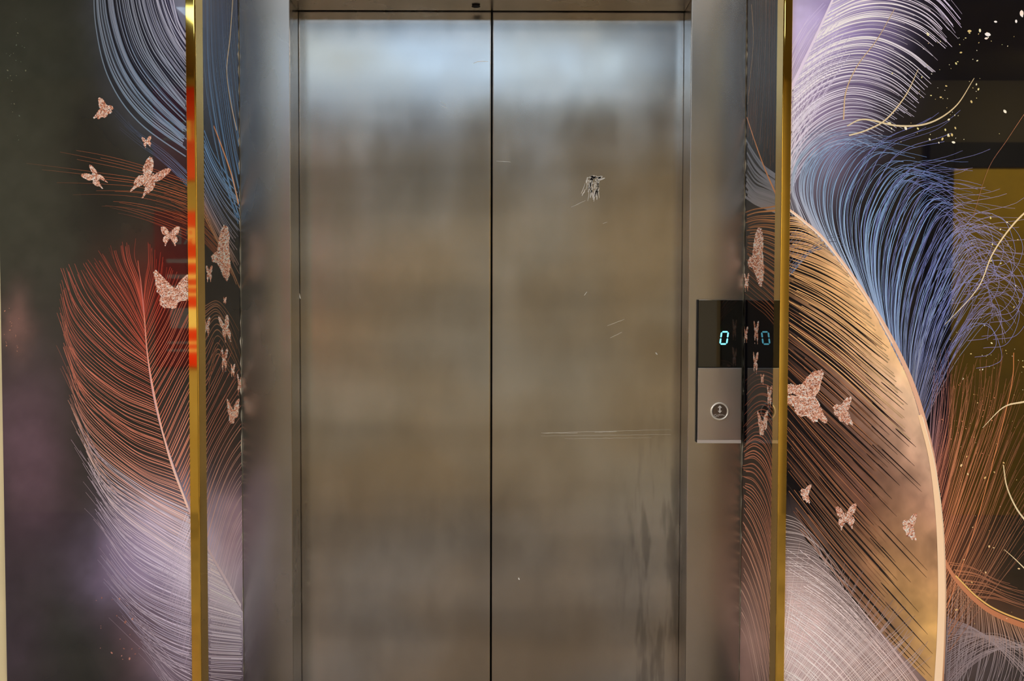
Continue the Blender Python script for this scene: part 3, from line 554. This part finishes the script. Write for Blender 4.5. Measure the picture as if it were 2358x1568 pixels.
def torn(art,px0,px1,y0,y1,sgn):
    n=160; py=np.linspace(y0,y1,n); f=fbm(py/9,py*0+3); g2=fbm(py/60,py*0+8)
    w=np.clip((f-.45)*26+ (g2-.5)*20,0.6,14)
    a=np.full(n,YF-0.001); z=np.array([pt((px0 if y<784 else px1),y,YF)[1] for y in py])
    off=art.lvl(9); P1=art.to3(a,z,off);P2=art.to3(a-w*.0010,z,off)
    Q=np.empty((2*n,3));Q[0::2]=P1;Q[1::2]=P2
    c=np.tile(s2l((225,218,200)),(2*n,1))*(.8+.3*rng.rand(2*n,1))
    art.add(Q,[(2*i,2*i+1,2*i+3,2*i+2) for i in range(n-1)],c)
torn(BLf,552,555,-40,1620,1); torn(BRt,1718,1706,-40,1620,-1)
def artmat(name,ior,wt):
    m,nt,b=newmat(name); at=nt.nodes.new("ShaderNodeVertexColor"); at.layer_name="print"
    nt.links.new(at.outputs["Color"],b.inputs["Base Color"]); b.inputs["Roughness"].default_value=0.6; b.inputs["Specular IOR Level"].default_value=0.0
    b.inputs["Coat Weight"].default_value=wt; b.inputs["Coat Roughness"].default_value=0.02; b.inputs["Coat IOR"].default_value=ior
    return m
M_art=artmat("glossy_mural_print",1.6,1.0); M_art2=artmat("glossy_mural_print_satin",1.4,0.6)
AL_.finish(M_art,"glossy dark feather mural with red-tipped plume and rose-gold butterflies")
BLf.finish(M_art2,"narrow glossy feather mural strip with butterflies beside steel jamb")
BRt.finish(M_art2,"narrow glossy feather mural strip beside call panel, orange plume")
ART_R.finish(M_art,"glossy feather mural with lavender, blue and gold plumes, butterflies")
# ---------------------------------------------------------------- call panel
x0,zt=pt(1608,690,YF-.01); x1,zb=pt(1706,1019,YF-.01); zm=pt(1657,846,YF-.01)[1]
cp=empty("elevator_call_panel",((x0+x1)/2,YF,zb),"slim lift call panel, black glass display above satin steel plate","call panel")
box("housing",(x0-.0015,YF-0.009,zb),(x1+.0005,YF-0.0002,zt),M_dark,0.001,2,cp)
box("display_glass",(x0+.0004,YF-0.0145,zm+.0006),(x1-.0004,YF-0.009,zt),M_black,0.0008,2,cp)
box("face_plate",(x0+.0004,YF-0.0145,zb+.006),(x1-.0004,YF-0.009,zm-.0004),M_plate,0.0014,3,cp)
M_lip=plain("polished_steel_lip",(250,246,242),0.4,0.35)
v=[(x0+.0004,YF-.0145,zb+.0062),(x1-.0004,YF-.0145,zb+.0062),(x1-.0004,YF-.0125,zb-.0012),(x0+.0004,YF-.0125,zb-.0012),
   (x0+.0004,YF-.009,zb+.0062),(x1-.0004,YF-.009,zb+.0062),(x1-.0004,YF-.009,zb-.0012),(x0+.0004,YF-.009,zb-.0012)]
v=[(a,b_-0.0002,c) for a,b_,c in v]
meshobj("bottom_lip",v,[(0,3,2,1),(4,5,6,7),(0,1,5,4),(3,7,6,2),(0,4,7,3),(1,2,6,5)],M_lip,parent=cp)
M_led=emit("cyan_led",(0.20,0.80,1.0),1.9)
cx,cz=pt(1667.5,778,YF-.0145); px_=0.00098
def seg(verts,faces,a,b,t):
    a=np.array(a);b=np.array(b);d=(b-a)/np.linalg.norm(b-a);n=np.array([-d[1],d[0]])
    P=[a,a+d*t/2+n*t/2,b-d*t/2+n*t/2,b,b-d*t/2-n*t/2,a+d*t/2-n*t/2]; k=len(verts)
    for lay in (-.0151,-.0146):
        for p in P:
            verts.append((cx+(p[0]+p[1]*.13)*px_,YF+lay,cz+p[1]*px_))
    faces.append(tuple(range(k,k+6))); faces.append(tuple(range(k+6,k+12))[::-1])
    for i in range(6): j=(i+1)%6; faces.append((k+i,k+j,k+6+j,k+6+i))
v=[];f=[]; hw,hh=7.6,14.0
for a,b_ in (((-hw+1,hh),(hw-1,hh)),((-hw+1,-hh),(hw-1,-hh)),((-hw,hh-1),(-hw,.8)),((-hw,-.8),(-hw,-hh+1)),((hw,hh-1),(hw,.8)),((hw,-.8),(hw,-hh+1))): seg(v,f,a,b_,3.4)
o=meshobj("floor_digit",v,f,M_led,parent=cp); o["label"]="glowing cyan seven-segment digit 0"
YP=YF-.0145
bx,bz=pt(1657,947,YP)
M_ring=plain("polished_ring",(255,250,238),0.35,0.5); M_btn=plain("button_face",(128,120,116),0.3,1.0); M_glyph=plain("pale_glyph",(255,253,250),0.5)
def ringobj(name,r0,r1,ya,yb,mat,parent,n=48):
    v=[];f=[]
    for rr,yy in ((r0,ya),(r0,yb),((r0+r1)/2,yb-.0006),(r1,yb),(r1,ya)):
        for i in range(n): t=2*math.pi*i/n; v.append((bx+rr*math.cos(t),yy,bz+rr*math.sin(t)))
    for k in range(4):
        for i in range(n): j=(i+1)%n; f.append((k*n+i,k*n+j,(k+1)*n+j,(k+1)*n+i))
    return meshobj(name,v,f,mat,parent=parent,smooth=True)
e=bpy.data.objects.new("call_button",None); link(e); e.empty_display_size=.02; e.location=(bx,YP,bz); setparent(e,cp)
bw=(bx,YP,bz)
def sub(o):
    o.parent=e; o.matrix_parent_inverse=Matrix.Identity(4); o.location=Vector(o.location)-Vector(bw)
sub(ringobj("button_ring",.0205,.0172*.97,YP+.0001,YP-.0032,M_ring,None))
v=[];f=[];n=48
for rr,yy in ((.0168,YP+.0001),(.0166,YP-.0016),(.0158,YP-.0022)):
    for i in range(n): t=2*math.pi*i/n; v.append((bx+rr*.96*math.cos(t),yy,bz+rr*.96*math.sin(t)))
for k in range(2):
    for i in range(n): j=(i+1)%n; f.append((k*n+i,k*n+j,(k+1)*n+j,(k+1)*n+i))
f.append(tuple(range(2*n,3*n)))
sub(meshobj("button_cap",v,f,M_btn))
v=[];f=[]; ay=YP-.0027
def poly(P):
    k=len(v)
    for yy in (ay,ay+.0005):
        for p in P: v.append((bx+p[0]*px_,yy,bz+p[1]*px_))
    m=len(P); f.append(tuple(range(k,k+m))); f.append(tuple(range(k+m,k+2*m))[::-1])
    for i in range(m): j=(i+1)%m; f.append((k+i,k+j,k+m+j,k+m+i))
poly([(-1.4,0),(1.4,0),(1.4,10),(-1.4,10)]); poly([(-5,8.5),(5,8.5),(0,14)]); poly([(-5,1.5),(0,-4),(5,1.5)])
sub(meshobj("arrow_symbol",v,f,M_glyph))
v=[];f=[]
for i,(a,c) in enumerate([(-12,-8),(-12,-11),(-9,-7),(-7,-10),(-4,-8),(-4,-11),(-1,-8),(1,-8),(4,-8),(7,-8),(10,-9),(-9,-12)]):
    poly([(a+1*math.cos(q*math.pi/3),c+1*math.sin(q*math.pi/3)) for q in range(6)])
sub(meshobj("braille_dots",v,f,M_glyph))
# ---------------------------------------------------------------- lobby behind the photographer
M_red=plain("red_sign",(225,36,18),0.4,noise=.1); M_white=plain("white_letter",(250,240,220),0.5)
def sign(name,x0,x1,z0,z1,label,cat,lines,stripes=()):
    e=empty(name,((x0+x1)/2,YB,z0),label,cat)
    box("panel",(x0,YB+.0005,z0),(x1,YB+0.03,z1),M_red,0.004,2,e)
    for (a,b_,za,zb_) in stripes: box("white_stripe",(a,YB+.03,za),(b_,YB+.032,zb_),M_white,0,1,e)
    for txt,zz,size in lines:
        c=bpy.data.curves.new("lettering","FONT"); c.body=txt; c.size=size; c.extrude=0.001; c.align_x='CENTER'
        o=link(bpy.data.objects.new("lettering",c)); o.data.materials.append(M_white)
        o.rotation_euler=(math.pi/2,0,math.pi); o.location=((x0+x1)/2,YB+0.032,zz)
        bpy.context.view_layer.update()
        dg_=bpy.context.evaluated_depsgraph_get(); me=bpy.data.meshes.new_from_object(o.evaluated_get(dg_))
        rot=o.rotation_euler.copy(); loc=o.location.copy(); bpy.data.objects.remove(o)
        o=link(bpy.data.objects.new("lettering",me)); o.rotation_euler=rot; o.location=loc; setparent(o,e)
sign("fire_sign",-2.3,-1.85,2.15,2.74,"red wall sign with white FIRE lettering","sign",[("FIRE",2.40,.18)])
st=[(-2.22,-1.88,1.62,1.645),(-2.22,-1.88,1.52,1.545),(-2.22,-1.95,1.46,1.475),(-2.22,-1.9,1.41,1.425),(-2.2,-2.0,1.2,1.33),(-2.02,-1.88,1.27,1.29),(-2.22,-1.88,1.1,1.115),(-2.22,-1.92,1.05,1.065)]
sign("fire_notice_board",-2.3,-1.8,.95,1.95,"tall red fire notice board with white text","notice board",[("FIRE",1.74,.15)],st)
M_frame_d=plain("dark_door_frame",(8,5,16),0.7); M_leaf=plain("ochre_door",(225,180,30),0.6,noise=.1)
dX0,dX1=2.66,3.9
box("trim_1",(dX0,YB,0),(dX0+.16,YB+.05,2.40),M_frame_d,.004,2,kind=S)
box("trim_2",(dX1-.12,YB,0),(dX1,YB+.05,2.40),M_frame_d,.004,2,kind=S)
box("trim_3",(dX0+.16,YB,2.24),(dX1-.12,YB+.05,2.40),M_frame_d,.004,2,kind=S)
box("door_1",(dX0+.16,YB,0),(dX1-.12,YB+.03,2.24),M_leaf,.003,2,kind=S)
# ---------------------------------------------------------------- lights
def ceil_light(name,x0,x1,y0,y1,col,st,label):
    e=empty(name,((x0+x1)/2,(y0+y1)/2,CEIL-.03),label,"ceiling light")
    box("housing",(x0-.02,y0-.02,CEIL-.03),(x1+.02,y1+.02,CEIL),M_ceil,.003,1,e)
    box("diffuser",(x0,y0,CEIL-.034),(x1,y1,CEIL-.0301),emit(name+"_glow",col,st),0,1,e)
ceil_light("ceiling_light_panel",-1.6,.80,-3.85,-3.25,(.62,.81,1.0),5.9,"large cool-white rectangular ceiling light panel")
ceil_light("fill_light_strip",-1.2,1.2,-1.70,-1.40,(1.0,.95,.88),5.0,"added warm-white fill strip for the walls, unseen")  # added strip to brighten the walls, placed clear of the reflections
ceil_light("side_fill_light",-3.4,-1.9,-2.4,-1.8,(1.0,.97,.95),35.0,"added bright fill light for the left mural, unseen")  # added pair of unseen lights that brighten the murals
ceil_light("side_fill_light",1.6,3.4,-2.4,-1.8,(1.0,.97,.95),33.0,"added bright fill light for the left mural, unseen")
def area(name,loc,target,size,power,col):
    l=bpy.data.lights.new(name,'AREA'); l.energy=power; l.color=col; l.size=size
    o=link(bpy.data.objects.new(name,l)); o.location=loc
    d=Vector(target)-Vector(loc); o.rotation_euler=d.to_track_quat('-Z','Y').to_euler(); return o
area("doorway_fill_lamp",(3.3,-3.9,2.7),(3.3,-4.9,1.2),.3,40,(1.0,.85,.35))  # unseen warm light added to brighten the rear door
w=bpy.data.worlds.new("world"); sc.world=w; w.use_nodes=True; w.node_tree.nodes["Background"].inputs[0].default_value=(.9,.85,.8,1); w.node_tree.nodes["Background"].inputs[1].default_value=.05
